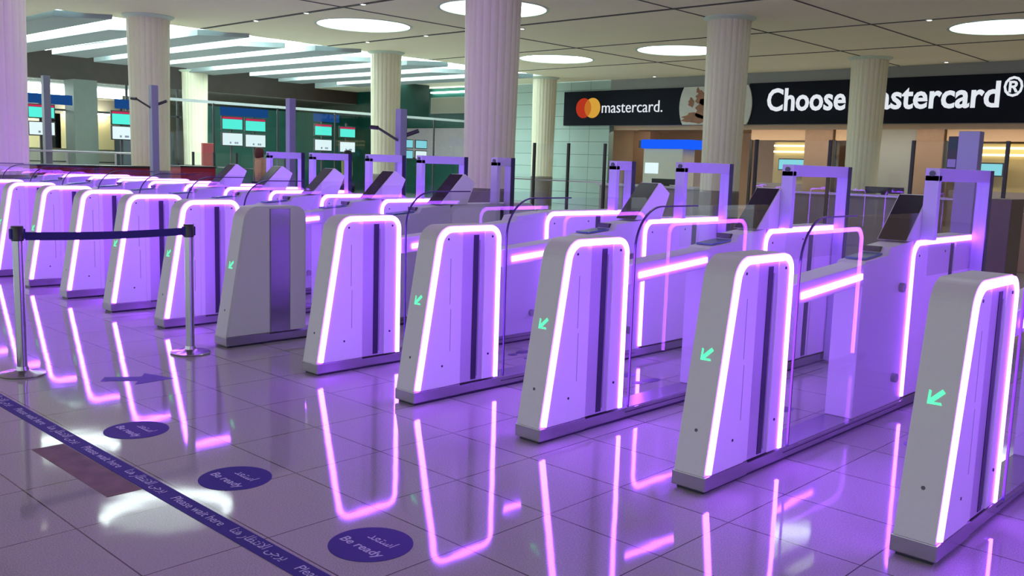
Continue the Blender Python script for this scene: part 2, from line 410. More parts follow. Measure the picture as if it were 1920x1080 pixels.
# ------------------------------------------------------------------ gates
XS = [0, -1, -1.989, -2.9906, -3.9788, -5.151, -6.1527, -7.17, -8.1734, -9.1687, -10.17, -11.17, -12.17]
W = .188
zb = .0885
body = fillet([(.0, zb), (.187, 1.140), (.757, 1.140), (.757, zb)], [0, .13, .10, 0])
ledp = fillet([(.034, .098), (.2165, 1.1165), (.7325, 1.1165), (.7325, .09)], [0, .108, .078, 0])
rbody = fillet([(2.395, zb), (2.395, 1.140), (3.66, 1.140), (3.66, zb)], [0, .12, .12, 0])
rledp = fillet([(2.422, .098), (2.422, 1.1165), (3.62, 1.1165), (3.62, .098)], [0, .10, .10, 0])
TH = .0165      # half width of the light band
def mirror(mb):
    mb.v = [(W - x, y, z) for x, y, z in mb.v]; return mb
def inner(front, y0, y1, inset=.02):
    """outline of the panel inside the light loop between y0 and y1"""
    path = front; z0 = zb + .002
    pts = []
    for (y, z) in path: pts.append((y, z))
    c = Vector((sum(p[0] for p in pts) / len(pts), .6))
    # offset inwards
    off = []
    for i, p in enumerate(pts):
        a = Vector(pts[max(0, i - 1)]); b = Vector(pts[min(len(pts) - 1, i + 1)]); t = (b - a).normalized()
        nrm = Vector((t.y, -t.x)); off.append((p[0] + nrm.x * inset, p[1] + nrm.y * inset))
    off[0] = (off[0][0], z0); off[-1] = (off[-1][0], z0)
    # clip to y range
    def zt(y):
        for i in range(len(off) - 1):
            a, b = off[i], off[i + 1]
            if a[0] <= y <= b[0] and b[0] > a[0]: return a[1] + (b[1] - a[1]) * (y - a[0]) / (b[0] - a[0])
        return None
    out = []
    lo = zt(y0); hi = zt(y1)
    if lo is not None: out += [(y0, z0), (y0, lo)]
    out += [p for p in off if y0 < p[0] < y1]
    if hi is not None: out += [(y1, hi), (y1, z0)]
    return out

def build_gate(name='passport_gate'):
    g = thing(name, '', 'gate')
    # plinth
    MB().box(0, W, 0, .40, .017, zb).build('front_plinth', M['steel'], g, bevel=.004)
    pb = MB().box(.008, W - .008, .40, 3.9, .017, .076)
    rail = pb.build('base_rail', M['steel'], g, bevel=.003)
    MB().box(.02, W - .02, .02, 3.88, 0, .017).build('shadow_gap', M['dark'], g)  # dark material stands in for the shade under the plinth
    MB().box(W - .0085, W - .0062, .80, 2.36, .046, .051).build('groove', M['dark'], rail)
    # front pylon
    sh = MB().prism(body, .010, W - .010).build('front_pylon', M['panel'], g, bevel=.004)
    fp = inner(ledp, .0, .356, TH)
    MB().prism(fp, W - .012, W - .001).build('side_panel', M['panel2'], g, bevel=.0015)
    MB().prism(inner(ledp, .360, .402, TH), W - .012, W - .007).build('panel_edge', M['panel2'], g)
    MB().prism(inner(ledp, .402, .600, TH), W - .012, W - .009).build('channel', M['satin'], g)
    MB().box(W - .010, W - .006, .502, .548, .10, 1.075).build('slot', M['dark'], g)
    MB().box(W - .010, W - .0045, .555, .560, .12, 1.04).build('channel_rib', M['grey'], g)
    MB().prism(inner(ledp, .603, .72, TH), W - .012, W - .003).build('rear_side_panel', M['panel2'], g, bevel=.0015)
    sl = MB().box(W - .002, W - .0004, .298, .304, .32, .60).box(W - .002, W - .0004, .290, .296, .63, .93)
    sl.build('panel_seam', M['grey'], g)
    for (y, z) in ((.235, .23), (.655, .26), (.27, 1.055), (.67, 1.06)):
        MB().cyl((W - .004, y, z), (W + .0008, y, z), .0075).build('bolt', M['lens'], g)
    MB().ribbon(ledp, TH, W - .014, W + .003).build('light_band', M['led'], g, smooth=False)
    mirror(MB().ribbon(ledp, TH, W - .014, W - .0085)).build('lane_light_band', M['led'], g)
    mirror(MB().prism(inner(ledp, .0, .72, TH), W - .012, W - .009)).build('lane_side_panel', M['panel2'], g, bevel=.0015)
    # green arrow on the front slope, pointing down to the lane on its left
    n = Vector((0, -1.05, .187)).normalized(); u = Vector((0, .187, 1.05)).normalized(); X_ = Vector((1, 0, 0))
    c0 = Vector((.0935, .099 - .003, .6635)); c0.y = .187 * (c0.z - zb) / 1.0515
    ar = MB(); a45 = math.radians(225); dx, dy = math.cos(a45), math.sin(a45)
    def q(a, b): return tuple(c0 + X_ * (a * dx - b * dy) + u * (a * dy + b * dx) + n * .0015)
    ar.poly([q(.042, 0), q(.042, -.0), q(.0, .040), q(-.004, .036 - .006), q(.018, .0095), q(-.042, .0095), q(-.042, -.0095), q(.018, -.0095), q(-.004, -.030), q(.0, -.040)])
    ar.f[-1] = tuple(i for i in ar.f[-1] if i != ar.f[-1][1])
    ar.build('green_arrow', M['green'], g)
    hz = .30; hy = .187 * (hz - zb) / 1.0515
    pc = Vector((.100, hy, hz))
    MB().cyl(tuple(pc - n * .003), tuple(pc + n * .0012), .0085).build('sensor_hole', M['lens'], g)
    # beam with light bar
    MB().prism([(.757, .845), (1.70, .900), (1.70, 1.025), (.757, .962)], .03, W - .004).build('guide_beam', M['panel2'], g, bevel=.006)
    MB().ribbon([(.864, .897), (1.63, .951)], .017, W - .006, W + .004).build('light_bar', M['led'], g)
    # console
    prof = [(1.66, .0765), (1.66, 1.015), (1.69, 1.035), (2.02, 1.06), (2.05, 1.105), (2.42, 1.135), (2.42, .0765)]
    con = MB().prism(prof, .008, W - .008).build('console', M['panel2'], g, bevel=.006)
    MB().prism([(1.73, 1.041), (1.98, 1.060), (1.98, 1.072), (1.73, 1.053)], .03, W - .03).build('reader_pad', M['pad'], g, bevel=.003)
    MB().box(.015, .125, 2.015, 2.05, 1.075, 1.108).build('card_slot', M['black'], g, bevel=.002)
    for z in (.25, .84): MB().cyl((W - .01, 2.25, z), (W + .02, 2.25, z), .03).build('hinge_clamp', M['grey'], g)
    # screen
    sp = [(2.27, 1.135), (2.575, 1.425), (2.60, 1.43), (2.735, 1.345), (2.63, 1.13)]
    scn = MB().prism(sp, -.004, W + .004).build('screen_housing', M['panel2'], g, bevel=.006)
    t = Vector((.305, .29)).normalized(); nn = Vector((-t.y, t.x))
    a = Vector((2.272, 1.137)) + nn * .002; b = Vector((2.572, 1.422)) + nn * .002
    MB().prism([(a.x, a.y), (b.x, b.y), (b.x + nn.x * .004, b.y + nn.y * .004), (a.x + nn.x * .004, a.y + nn.y * .004)], .004, W - .004).build('screen', M['screen'], scn)
    # tall glass with curved front corner
    gp = fillet([(.79, .08), (.785, 1.315), (2.40, 1.315), (2.40, .08)], [0, .26, .03, 0])
    MB().prism(gp, W + .012, W + .020).build('glass_panel', M['glass'], g)
    MB().ribbon(fillet([(.79, .09), (.785, 1.315), (1.45, 1.315)], [0, .26, 0]), .0045, W + .0105, W + .0215).build('glass_edge', M['glassedge'], g)
    # rear pylon
    MB().prism(rbody, .010, W - .010).build('rear_pylon', M['panel'], g, bevel=.004)
    MB().prism(inner(rledp, .0, 3.10, TH), W - .012, W - .001).build('rear_panel', M['panel2'], g, bevel=.0015)
    MB().box(W - .012, W - .006, 3.12, 3.185, .10, 1.09).build('rear_slot', M['dark'], g)
    MB().prism(inner(rledp, 3.22, 3.60, TH), W - .012, W - .003).build('rear_channel', M['panel2'], g, bevel=.0015)
    MB().ribbon(rledp, TH, W - .014, W + .003).build('rear_light_band', M['led'], g)
    mirror(MB().ribbon(rledp, TH, W - .014, W - .0085)).build('lane_rear_light_band', M['led'], g)
    for (y, z) in ((2.52, 1.03), (3.0, 1.04)):
        MB().cyl((W - .004, y, z), (W + .0008, y, z), .0075).build('bolt', M['lens'], g)
    return g
def portal(g, y0, y1=3.56):
    """camera frame standing on the rear pylon"""
    fr = MB().box(W + .004, W + .094, y1 - .05, y1, .02, 1.56)
    fr.box(W + .004, W + .094, y0, y1, 1.52, 1.605)
    fr.box(W + .004, W + .094, y0, y0 + .05, 1.14, 1.56)
    o = fr.build('camera_frame', M['frame'], g, bevel=.004)
    MB().box(W + .094, W + .101, y1 - .052, y1 + .002, .02, 1.605).build('frame_gasket', M['glassedge'], o)
    for y in (y0 + .05, y1 - .06):
        MB().cyl((W + .049, y, 1.57), (W + .049, y - .06, 1.57), .018).build('camera_lens', M['lens'], o)
    MB().box(W + .044, W + .052, y0 + .05, y1 - .05, .9, 1.52).build('frame_glass', M['glass'], o)

g0 = build_gate()
plain = {}
GL = {0: 'nearest violet-lit gate, cut by the right edge, with a green arrow',
      1: 'second violet-lit gate from the right, its dark screen under the widest camera frame',
      2: 'third violet-lit gate from the right edge of the photo',
      3: 'fourth violet-lit gate from the right, standing below the big central column',
      4: 'violet-lit gate with no green arrow and no screen, next to the unlit grey gate',
      5: 'unlit grey gate with a wide steel strip on its side and a small green arrow',
      6: 'violet-lit gate right behind the nearer belt post, left neighbour of the unlit grey gate',
      7: 'violet-lit gate second to the left of the unlit grey gate, crossed by the belt',
      8: 'violet-lit gate third to the left of the unlit grey gate, crossed by the belt',
      9: 'violet-lit gate fourth to the left of the unlit grey gate, behind the belt',
      10: 'violet-lit gate at the left edge, behind the left belt post',
      11: 'far violet-lit gate of which only the rear part shows, left of the lit gates',
      12: 'farthest violet-lit gate of the row, barely seen behind the others'}
PY = {0: 2.5, 1: 2.48, 2: 2.58, 3: 2.80, 4: 3.27, 5: 2.95, 6: 2.88, 7: 3.02, 8: 2.97, 9: 3.02, 10: 3.0, 11: 3.0, 12: 3.0}
gates = []
for k, nm in ((-13.17, 'first'), (-14.17, 'second')):
    XS.append(k); PY[len(XS) - 1] = 3.0; GL[len(XS) - 1] = '%s of the two last violet-lit gates, next to the violet column' % nm
XS.append(1.0); PY[15] = 2.5; GL[15] = 'violet-lit gate standing just outside the right edge, next to the nearest one seen'
for i, x in enumerate(XS):
    if i == 0: g = g0
    elif i == 4: g = copy_tree(g0, skip=('screen_housing', 'green_arrow', 'lane_light_band', 'lane_rear_light_band', 'reader_pad', 'card_slot'))
    elif i == 5: g = copy_tree(g0, skip=('light_band', 'light_bar', 'rear_light_band', 'side_panel', 'panel_edge', 'channel', 'slot', 'channel_rib', 'rear_side_panel', 'panel_seam', 'bolt', 'glass_edge', 'guide_beam'))
    elif 10 <= i <= 14: g = copy_tree(g0, skip=('screen_housing',))
    else: g = copy_tree(g0)
    g.location = (x * S, 0, 0); gates.append(g)
    tag(g, GL[i], 'gate', 'row of passport gates')
for i, g in enumerate(gates):
    if not 10 <= i <= 14: portal(g, PY[i], 3.20 if i == 5 else 3.56)
g6 = gates[5]
full = MB().prism(inner(body, .0, .40, .016), W - .012, W - .003); full.build('side_panel', M['panel'], g6, bevel=.002)
MB().box(W - .012, W - .003, .402, .408, zb, 1.12).build('panel_seam', M['grey'], g6)
MB().box(W - .012, W - .004, .412, .596, zb, 1.118).build('steel_strip', M['chrome'], g6, bevel=.002)
MB().prism(inner(body, .60, .755, .016), W - .012, W - .003).build('rear_side_panel', M['panel'], g6, bevel=.002)

# ------------------------------------------------------------------ floor markings
tape = tag(MB().box(-13, 3, -1.905, -1.805, .0, .0022).build('floor_tape', M['navy']), 'long navy floor tape with white waiting text in two languages', 'floor tape')
Tm = Matrix.Translation
def rev(s): return s[::-1]
AR_WAIT = rev('\uFEF3\uFEAE\uFE9F\uFEF0 \uFE8D\uFEFB\uFEE7\uFE98\uFEC8\uFE8E\uFEAD \uFEEB\uFEE8\uFE8E')
AR_READY = rev('\uFE8D\uFEB3\uFE98\uFECC\uFEAA')
x = -7.45
while x < .8:
    text_mesh('lettering', 'Please wait here', .066, M['white_ink'], tape, Tm((x, -1.872, .0022)), ext=.0004, width=.43)
    text_mesh('lettering', AR_WAIT, .070, M['white_ink'], tape, Tm((x + .50, -1.866, .0022)), ext=.0004, width=.40)
    x += .99
names = {-3.62: 'navy round floor sticker reading Be ready, farthest of the three, beside the tape',
         -2.555: 'middle navy round floor sticker reading Be ready, beside the ceiling light glow',
         -1.50: 'navy round floor sticker reading Be ready, nearest and largest of the three'}
for cx, lb in names.items():
    st = thing('floor_sticker', lb, 'floor sticker', (cx, -1.515, 0), 'round be ready stickers')
    MB().lathe([(.172, 0), (.172, .0016)], 64).build('disc', M['navy'], st)
    text_mesh('lettering', 'Be ready', .066, M['white_ink'], st, Tm((-.125, -.065, .0017)), ext=.0004, width=.25, bold=.0006)
    text_mesh('lettering', AR_READY, .075, M['white_ink'], st, Tm((-.065, .03, .0017)), ext=.0004, width=.15)
ar = MB(); pts = [(-.20, -.06), (.04, -.06), (.04, -.17), (.26, 0), (.04, .17), (.04, .06), (-.20, .06)]
ar.prism(pts, 0, .0016, 'z')
o = ar.build('floor_arrow', M['arrowvinyl']); o.location = (-4.79, -1.0, 0); o.rotation_euler.z = math.radians(55)
tag(o, 'violet arrow sticker on the glossy floor between the belt posts and the tape', 'floor sticker')
def footprint(side):
    mb = MB()
    for cx, cy, rx, ry in ((0, .06, .048, .085), (0, -.085, .036, .045)):
        mb.prism([(cx + rx * math.cos(t * math.pi / 12), cy + ry * math.sin(t * math.pi / 12)) for t in range(24)], 0, .0015, 'z')
    return mb
for i, lb in ((0, 'pair of dark footprint stickers in the lane left of the nearest gate'), (1, 'pair of dark footprint stickers in the lane behind the second gate'), (2, 'pair of dark footprint stickers in the lane behind the third gate'), (3, 'pair of dark footprint stickers in the lane behind the fourth gate')):
    root = thing('footprint_sticker', lb, 'floor sticker', ((XS[i] - .42) * S, 1.76, 0), 'footprint stickers in the lanes')
    for s in (-1, 1):
        q = footprint(s).build('footprint', M['foot'], root); q.location = (s * .10, 0, 0); q.rotation_euler.z = -s * .12
for k, (x0, x1) in enumerate(((-3.62, -2.70), (-6.3, -4.75))):
    struct('trim_%d' % (ti), MB().box(x0, x1, -2.07, -1.91, .0, .0012), M['inlay']); ti += 1

# ------------------------------------------------------------------ belt posts
def post(x, y, label, H=1.01):
    t = thing('belt_post', label, 'barrier post', (x, y, 0), 'steel belt posts')
    MB().lathe([(.150, 0), (.152, .008), (.148, .014), (.06, .026), (.042, .034), (.036, .06)], 48).build('base', M['chrome'], t, smooth=True)
    MB().cyl((0, 0, .03), (0, 0, H - .09), .033, n=32).build('pole', M['chrome'], t, smooth=True)
    MB().lathe([(.036, H - .10), (.040, H - .095), (.040, H - .006), (.037, H)], 32).build('belt_head', M['black'], t, smooth=True)
    MB().box(-.018, .018, -.048, .048, H - .088, H - .018).build('belt_clip', M['navy'], t, bevel=.004)
    return t
post(-5.345, -.297, 'steel belt post in front of the gate left of the unlit one, right belt end')
post(-5.372, -1.515, 'steel belt post at the left edge of the photo, left end of the belt', 1.025)
n = 16; bm_ = MB(); ya, yb = -1.515 + .05, -.297 - .05
for i in range(n):
    t0, t1 = i / n, (i + 1) / n
    def bz(t): return .955 - .012 * 4 * t * (1 - t) + (.0 if t else 0)
    def bxx(t): return -5.372 + (.027) * t
    P = [(bxx(t) + e, ya + (yb - ya) * t, bz(t) + h) for t in (t0, t1) for e, h in ((-.0015, -.028), (.0015, -.028), (.0015, .028), (-.0015, .028))]
    for e in range(4): bm_.poly([P[e], P[(e + 1) % 4], P[4 + (e + 1) % 4], P[4 + e]])
tag(bm_.build('barrier_belt', M['belt']), 'navy webbing belt stretched between the two steel posts', 'belt')

# ------------------------------------------------------------------ back wall with signs (y = 25)
struct('wall_back', MB().box(-21.0, 14, 25.1, 25.4, 3.12, HC), M['upper'])
struct('wall_unseen', MB().box(14, 14.3, -4, 25.4, 0, HC), M['counter'])  # unseen wall, added to darken reflections in the gate glass
struct('wall_marble', MB().box(-28.5, -21.0, 25.12, 25.4, 0, HC), M['marble'])
struct('trim_%d' % ti, MB().box(-26.0, 14, 25.4, 31, 3.10, 3.12), M['beige']); ti += 1
struct('wall_recess', MB().box(-26.0, 14, 31, 31.2, 0, 3.12), M['beige'])
struct('trim_90', MB().box(-21.0, 14, 25.42, 25.5, 2.97, 3.10), M['beige'])  # added lip that keeps the added warm strip out of view
struct('wall_side', MB().box(-26.0, -21.2, 27.3, 27.5, 0, 3.10), M['beige'])
tag(MB().box(-20.9, 3.5, 25.75, 25.87, 3.06, 3.10).build('strip_light', M['warm_fill']), 'long added warm fill strip just behind the big sign', 'light')  # added light source, brightens the beige zone under the sign
def ytext(body, size, x, z, width, parent, y=24.98, bold=0, m_=None, nm='lettering'):
    return text_mesh(nm, body, size, m_ or M['letter'], parent, Tm((x, y, z)) @ Matrix.Rotation(math.pi / 2, 4, 'X'), ext=.012, width=width, bold=bold)
s1 = thing('logo_sign', 'black sign with two overlapping circles and the word mastercard in white', 'sign', (0, 0, 0))
MB().box(-23.25, -17.3, 25.0, 25.09, 3.13, 4.45).build('board', M['signblack'], s1)
def disc(cx, cz, r_, y, th=.01, a0=0, a1=360, n=48): 
    return MB().prism([(cx + r_ * math.cos(math.radians(a0 + (a1 - a0) * i / n)), cz + r_ * math.sin(math.radians(a0 + (a1 - a0) * i / n))) for i in range(n)], y - th, y, 'y')
lr = .385; ca, cb, cz = -22.22, -21.78, 3.80
disc(ca, cz, lr, 24.998).build('red_disc', M['logo_red'], s1)
disc(cb, cz, lr, 24.997).build('yellow_disc', M['logo_yellow'], s1)
hx = (cb - ca) / 2; al = math.degrees(math.acos(hx / lr)); lens = []
for i in range(17): t = math.radians(-al + 2 * al * i / 16); lens.append((ca + lr * math.cos(t), cz + lr * math.sin(t)))
for i in range(1, 16): t = math.radians(180 - al + 2 * al * i / 16); lens.append((cb + lr * math.cos(t), cz + lr * math.sin(t)))
MB().prism(lens, 24.976, 24.987, 'y').build('overlap', M['logo_mid'], s1)
ytext('mastercard.', .62, -21.30, 3.60, 2.80, s1, bold=-.004)
# picture disc clipped by the sign height
cx, cz_, R_ = -16.3, 3.78, 1.45
pc = []
for i in range(64):
    t = 2 * math.pi * i / 64; pc.append((cx + R_ * math.cos(t), min(4.45, max(3.13, cz_ + R_ * math.sin(t)))))
pn = thing('picture_panel', 'round pale photo panel with brown shapes, half hidden by the column between the signs', 'sign')
MB().prism(pc, 24.95, 24.995, 'y').build('picture', M['pic'], pn)
for (x0, z0, sx, sz) in ((-17.1, 3.35, .5, .18), (-16.75, 3.62, .3, .35), (-17.25, 3.9, .12, .16), (-16.85, 4.05, .22, .24), (-17.0, 4.32, .06, .1)):
    MB().prism([(x0 + sx * math.cos(t * .4) * (1 + .2 * math.sin(3 * t)), z0 + sz * math.sin(t * .4) * (1 + .25 * math.cos(5 * t))) for t in [q * .98 for q in range(16)]], 24.94, 24.95, 'y').build('motif', M['pic2'], pn)
s2 = thing('slogan_sign', 'long black sign reading Choose Mastercard in large white letters', 'sign')
MB().box(-15.0, 3, 25.0, 25.09, 3.13, 4.50).build('board', M['signblack'], s2)
ytext('Choose', 1.02, -14.30, 3.58, 2.72, s2, bold=.022)
ytext('mastercard', 1.02, -11.25, 3.58, 4.15, s2, bold=.022)
ytext('\u00ae', .74, -7.02, 3.86, .50, s2, bold=.012)

# ------------------------------------------------------------------ zone under the signs
def box_thing(name, label, cat, b, m_, group=None, bevel=.01):
    return tag(MB().box(*b).build(name, m_, bevel=bevel), label, cat, group)
box_thing('stone_pilaster', 'brown stone pilaster left of the blue-topped booth', 'pillar', (-21.2, -20.4, 27, 27.6, 0, 3.0), M['brownstone'])
box_thing('stone_pilaster', 'brown stone pilaster below the end of the word Choose', 'pillar', (-13.85, -12.85, 27, 27.6, 0, 3.1), M['brownstone'])
box_thing('stone_pilaster', 'brown stone pilaster right of the column that hides the sign', 'pillar', (-10.05, -9.2, 27, 27.6, 0, 3.1), M['brownstone'])
box_thing('wall_panel', 'pale grey wall panel between the far column and a brown pilaster', 'wall panel', (-12.3, -10.06, 27.1, 27.5, 0, 3.1), M['upper'])
bo = thing('info_booth', 'pale booth with a glowing blue fascia box on top', 'booth', (-18.6, 25.9, 0))
MB().box(-1.0, .75, -.4, .4, 0, 2.28).build('body', M['booth'], bo, bevel=.01)
MB().box(-1.1, 1.1, -.5, .5, 2.28, 2.62).build('fascia', M['bluebox'], bo, bevel=.06)
MB().box(-1.22, -1.1, -.45, .45, 2.30, 2.60).build('end_cap', M['black'], bo, bevel=.01)
MB().box(-.9, -.3, -.42, -.4, 1.35, 1.75).build('counter_window', M['scr_white'], bo)
# service bays with warm light and cyan screens
for k, (x0, x1, lb) in enumerate(((-16.0, -13.9, 'warm-lit service bay with a cyan display, right of the wide column'), (-12.80, -12.35, 'narrow strip of warm-lit bay with a cyan display left of the far column'),
                                  (-9.15, -4.0, 'wide warm-lit service bay under the right end of the big sign'))):
    b = thing('service_bay', lb, 'bay', ((x0 + x1) / 2, 28, 0), 'warm service bays under the sign')
    hw = (x1 - x0) / 2
    MB().box(-hw, hw, .9, 1.0, 0, 2.68).build('rear_panel', M['warmwall'], b)
    MB().box(-hw, hw, -.9, -.7, 2.68, 3.1).build('header', M['beige'], b)
    for z in (2.50, 2.28): MB().box(-hw + .05, hw - .05, .75, .89, z, z + .07).build('light_strip', M['warm'], b)
    MB().box(-hw, hw, -.3, .1, 0, 1.15).build('desk', M['counter'], b)
    n_ = max(1, round((x1 - x0) / 1.7))
    for j in range(n_):
        c = -hw + (x1 - x0) * (j + .5) / n_; sw = min(.5, hw * .8)
        fr = MB().box(c - sw - .03, c + sw + .03, .30, .36, 1.62, 2.06).build('display', M['black'], b)
        MB().box(c - sw, c + sw, .285, .30, 1.66, 2.02).build('display_face', M['scr_cyan'], fr)
    MB().box(-hw - .04, -hw + .04, -.9, -.8, 0, 2.7).build('mullion', M['mullion'], b)
# long desks in front
def desk(x0, x1, y, label, z=1.13):
    t = thing('service_counter', label, 'counter', ((x0 + x1) / 2, y, 0), 'long service counters behind the gates'); hw = (x1 - x0) / 2
    MB().box(-hw, hw, 0, .7, 0, z - .05).build('front', M['counter'], t, bevel=.01)
    MB().box(-hw - .05, hw + .05, -.08, .75, z - .05, z).build('top', M['countertop'], t, bevel=.008)
    return t
desk(-13.4, -10.6, 15.0, 'grey counter behind the fourth camera frame, left of the wide column')
desk(-8.9, -5.6, 16.2, 'grey counter right of the wide column')
desk(-5.2, -1.0, 17.8, 'grey counter behind the right camera frame')
def monitor(x, y, z, label):
    t = thing('desk_monitor', label, 'monitor', (x, y, z), 'dark monitors on the counters')
    MB().box(-.42, .42, 0, .05, .03, .17).build('screen_back', M['black'], t, bevel=.01)
    MB().box(-.06, .06, 0, .08, 0, .05).build('foot', M['black'], t)
monitor(-6.75, 16.5, 1.13, 'flat black device on the counter left of the tallest camera frame')
monitor(-11.6, 15.3, 1.13, 'flat black device on the counter beside the wide column')
box_thing('cabinet', 'narrow brown cabinet right of the camera frame at the right edge', 'cabinet', (-2.15, -1.86, 8, 8.5, 0, 1.32), mat('brown_cabinet', rgb(98, 82, 76), .4, noise=.1, nscale=8))
box_thing('side_table', 'brown table with dark top at the right edge of the photo', 'table', (-4.1, -2.6, 13.4, 14.0, 0, .98), M['brownstone'])
# display totem at right
tt = thing('display_totem', 'tall lilac pillar with a dark display, rising above the right camera frame', 'display', (-1.43, 5.0, 0))
MB().box(-.075, .10, -.06, .06, 0, 1.955).build('pillar', M['postm'], tt, bevel=.006)
dsp = MB().box(-.16, -.075, -.05, .02, 1.58, 1.91).build('display', M['black'], tt, bevel=.003)
MB().box(-.155, -.08, -.054, -.05, 1.79, 1.88).build('teal_area', M['tealdark'], dsp)
MB().box(-.152, -.083, -.054, -.05, 1.64, 1.71).build('white_area', M['scr_dot'], dsp)

# tall camera posts
def cpost(x, y, H, w_, label, arms=False):
    t = thing('camera_post', label, 'post', (x, y, 0), 'tall posts behind the gates')
    MB().box(-w_ / 2, w_ / 2, -w_ / 2, w_ / 2, 0, H).build('pole', M['postm'], t, bevel=.008)
    MB().box(-w_, w_, -w_, w_, 0, .02).build('foot_plate', M['steel'], t)
    if arms:
        MB().cyl((0, -.06, H - .45), (-.22, -.25, H - .28), .018).cyl((-.22, -.25, H - .28), (-.34, -.3, H - .27), .03).build('camera_arm', M['black'], t)
        MB().cyl((0, .06, H - .38), (.16, .2, H - .30), .03).build('camera', M['black'], t)
cpost(-16.99, 5.0, 2.88, .14, 'tall lilac post with camera arms in front of the second column', True)
cpost(-12.07, 5.0, 2.50, .12, 'tall lilac post right of the four hanging displays')
cpost(-22.63, 5.0, 3.30, .16, 'tall post beside the violet column at the left edge')
cpost(-9.22, 5.0, 2.28, .12, 'lilac post with camera arms left of the big central column', True)

# glass partitions behind the gates
def partition(x0, x1, y, H, n_, label, post_m='mullion', group='glass partitions behind the gates'):
    t = thing('glass_partition', label, 'glass partition', (x0, y, 0), group)
    for i in range(n_):
        a = (x1 - x0) * i / n_; b = (x1 - x0) * (i + 1) / n_
        MB().box(a + .03, b - .03, -.006, .006, .05, H - .02).build('pane', M['glass2'], t)
    for i in range(n_ + 1):
        a = (x1 - x0) * i / n_
        MB().box(a - .025, a + .025, -.03, .03, 0, H).build('mullion', M[post_m], t)
    MB().box(0, x1 - x0, -.012, .012, 1.18, 1.21).build('hand_rail', M['steel'], t)
partition(-15.6, -11.4, 12.6, 2.05, 4, 'glass partition with dark uprights right of the central column')
partition(-7.6, -3.2, 12.4, 2.15, 3, 'glass partition with dark uprights before the right-hand bays')
partition(-24, -19.2, 9.5, 1.6, 4, 'low glass partition before the hanging displays')
# long glass wall with a bright top rail, running into the hall
gr = thing('glass_wall', 'long glass wall with a pale top rail in front of the hanging displays', 'glass partition', (-24, 8, 0))
MB().box(-.02, .02, 0, 13, 3.01, 3.09).build('top_rail', M['recess'], gr)
for i in range(6): MB().box(-.006, .006, i * 2.15 + .03, i * 2.15 + 2.12, .05, 3.0).build('pane', M['glass2'], gr)
for i in range(7): MB().box(-.025, .025, i * 2.15 - .02, i * 2.15 + .02, 0, 3.02).build('mullion', M['mullion'], gr)

# ------------------------------------------------------------------ left far side (x = -37)
struct('wall_left', MB().box(-37.4, -37, -8, 25.6, 4.25, 5.5), M['bulk'])
struct('wall_far', MB().box(-50, -49.8, -8, 30, 0, 5), M['farwall'])
struct('trim_%d' % ti, MB().box(-50, -37, -8, 30, 4.24, 4.26), M['farwall']); ti += 1
struct('wall_teal', MB().box(-37.2, -36.9, 16.0, 25.6, 0, 3.65), M['teal'])
struct('wall_corner', MB().box(-40, -28.4, 25.12, 25.4, 0, HC + .6), M['teal'])
struct('wall_end', MB().box(-50, -37, 25.6, 25.9, 0, 5), M['teal'])
for (y0, y1, x) in ((-6, 15.8, -40), (-6, 15.8, -43), (-6, 15.8, -46.5)):
    tag(MB().box(x - .18, x + .18, y0, y1, 4.0, 4.20).build('strip_light', M['cool']), {-40: 'bright ceiling strip in the far hall, uppermost in view', -43: 'bright ceiling strip in the far hall, middle one', -46.5: 'bright ceiling strip in the far hall, lowest in view'}[x], 'light', 'strip lights in the far hall')
win = thing('glazed_screen', 'dark-framed glazed screen to the far hall at the left', 'glass partition', (-37, 5, 0))
for y in (0.5, 3.4, 5.3, 8.4, 10.6): MB().box(-.04, .04, y - .04, y + .04, 0, 4.25).build('mullion', M['mullion'], win)
MB().box(-.04, .04, 0, 11, 3.05, 3.12).build('transom', M['mullion'], win)
MB().box(-.04, .04, 0, 11, 1.05, 1.10).build('sill_rail', M['mullion'], win)
for i, (y0, y1) in enumerate(((.54, 3.36), (3.44, 5.26), (5.34, 8.36), (8.44, 10.56))): MB().box(-.01, .01, y0, y1, .05, 4.2).build('pane', M['glass2'], win)
box_thing('square_pillar', 'grey-green square pillar left of the second column', 'pillar', (-36.9, -36, 10.9, 11.8, 0, 4.25), mat('grey_stone', rgb(92, 100, 92), .5, noise=.1, nscale=4))
box_thing('dark_kiosk', 'dark blue-grey kiosk wall below the warm panels at the left', 'kiosk', (-35.5, -35, 12.2, 14.4, 0, 2.35), mat('slate', rgb(48, 56, 62), .6, noise=.15, nscale=3))
for i, (y, lb) in enumerate(((11.6, 'cream wall panel with a soft light at the left, nearest the violet column'), (14.4, 'cream wall panel with the brightest light, left of the second column'), (17.6, 'cream wall panel right of the second column'), (16.0, 'cream wall panel hidden partly by the second column'))):
    t = thing('lit_wall_panel', lb, 'wall panel', (-49.7, y, 0), 'cream lit panels in the far hall')
    MB().box(0, .05, -1.15, 1.15, 1.6, 3.4).build('panel', M['warmwall'], t, bevel=.01)
    MB().box(.25, .45, -.35, .35, 3.42, 3.50).build('lamp', M['lamp3'], t)
tag(MB().box(-30.3, -30.1, 22.2, 23.85, 3.35, 4.84).build('hanging_banner', M['tealdark']), 'dark green hanging banner between the pale column and the central column', 'banner')
tag(MB().box(-31.3, -28.6, 25.0, 25.11, 3.70, 4.42).build('white_board', M['farwall'], bevel=.01), 'pale board left of the central column', 'board')

tag(MB().box(-33.0, -28.5, 25.04, 25.12, 1.7, 3.05).build('wall_panel', M['counter'], bevel=.01), 'grey wall panel behind the cluster of small blue monitors', 'wall panel')
tag(MB().box(-31.3, -28.6, 24.98, 25.12, 4.62, 4.68).build('strip_light', M['cool']), 'short bright strip above the pale board left of the central column', 'light')
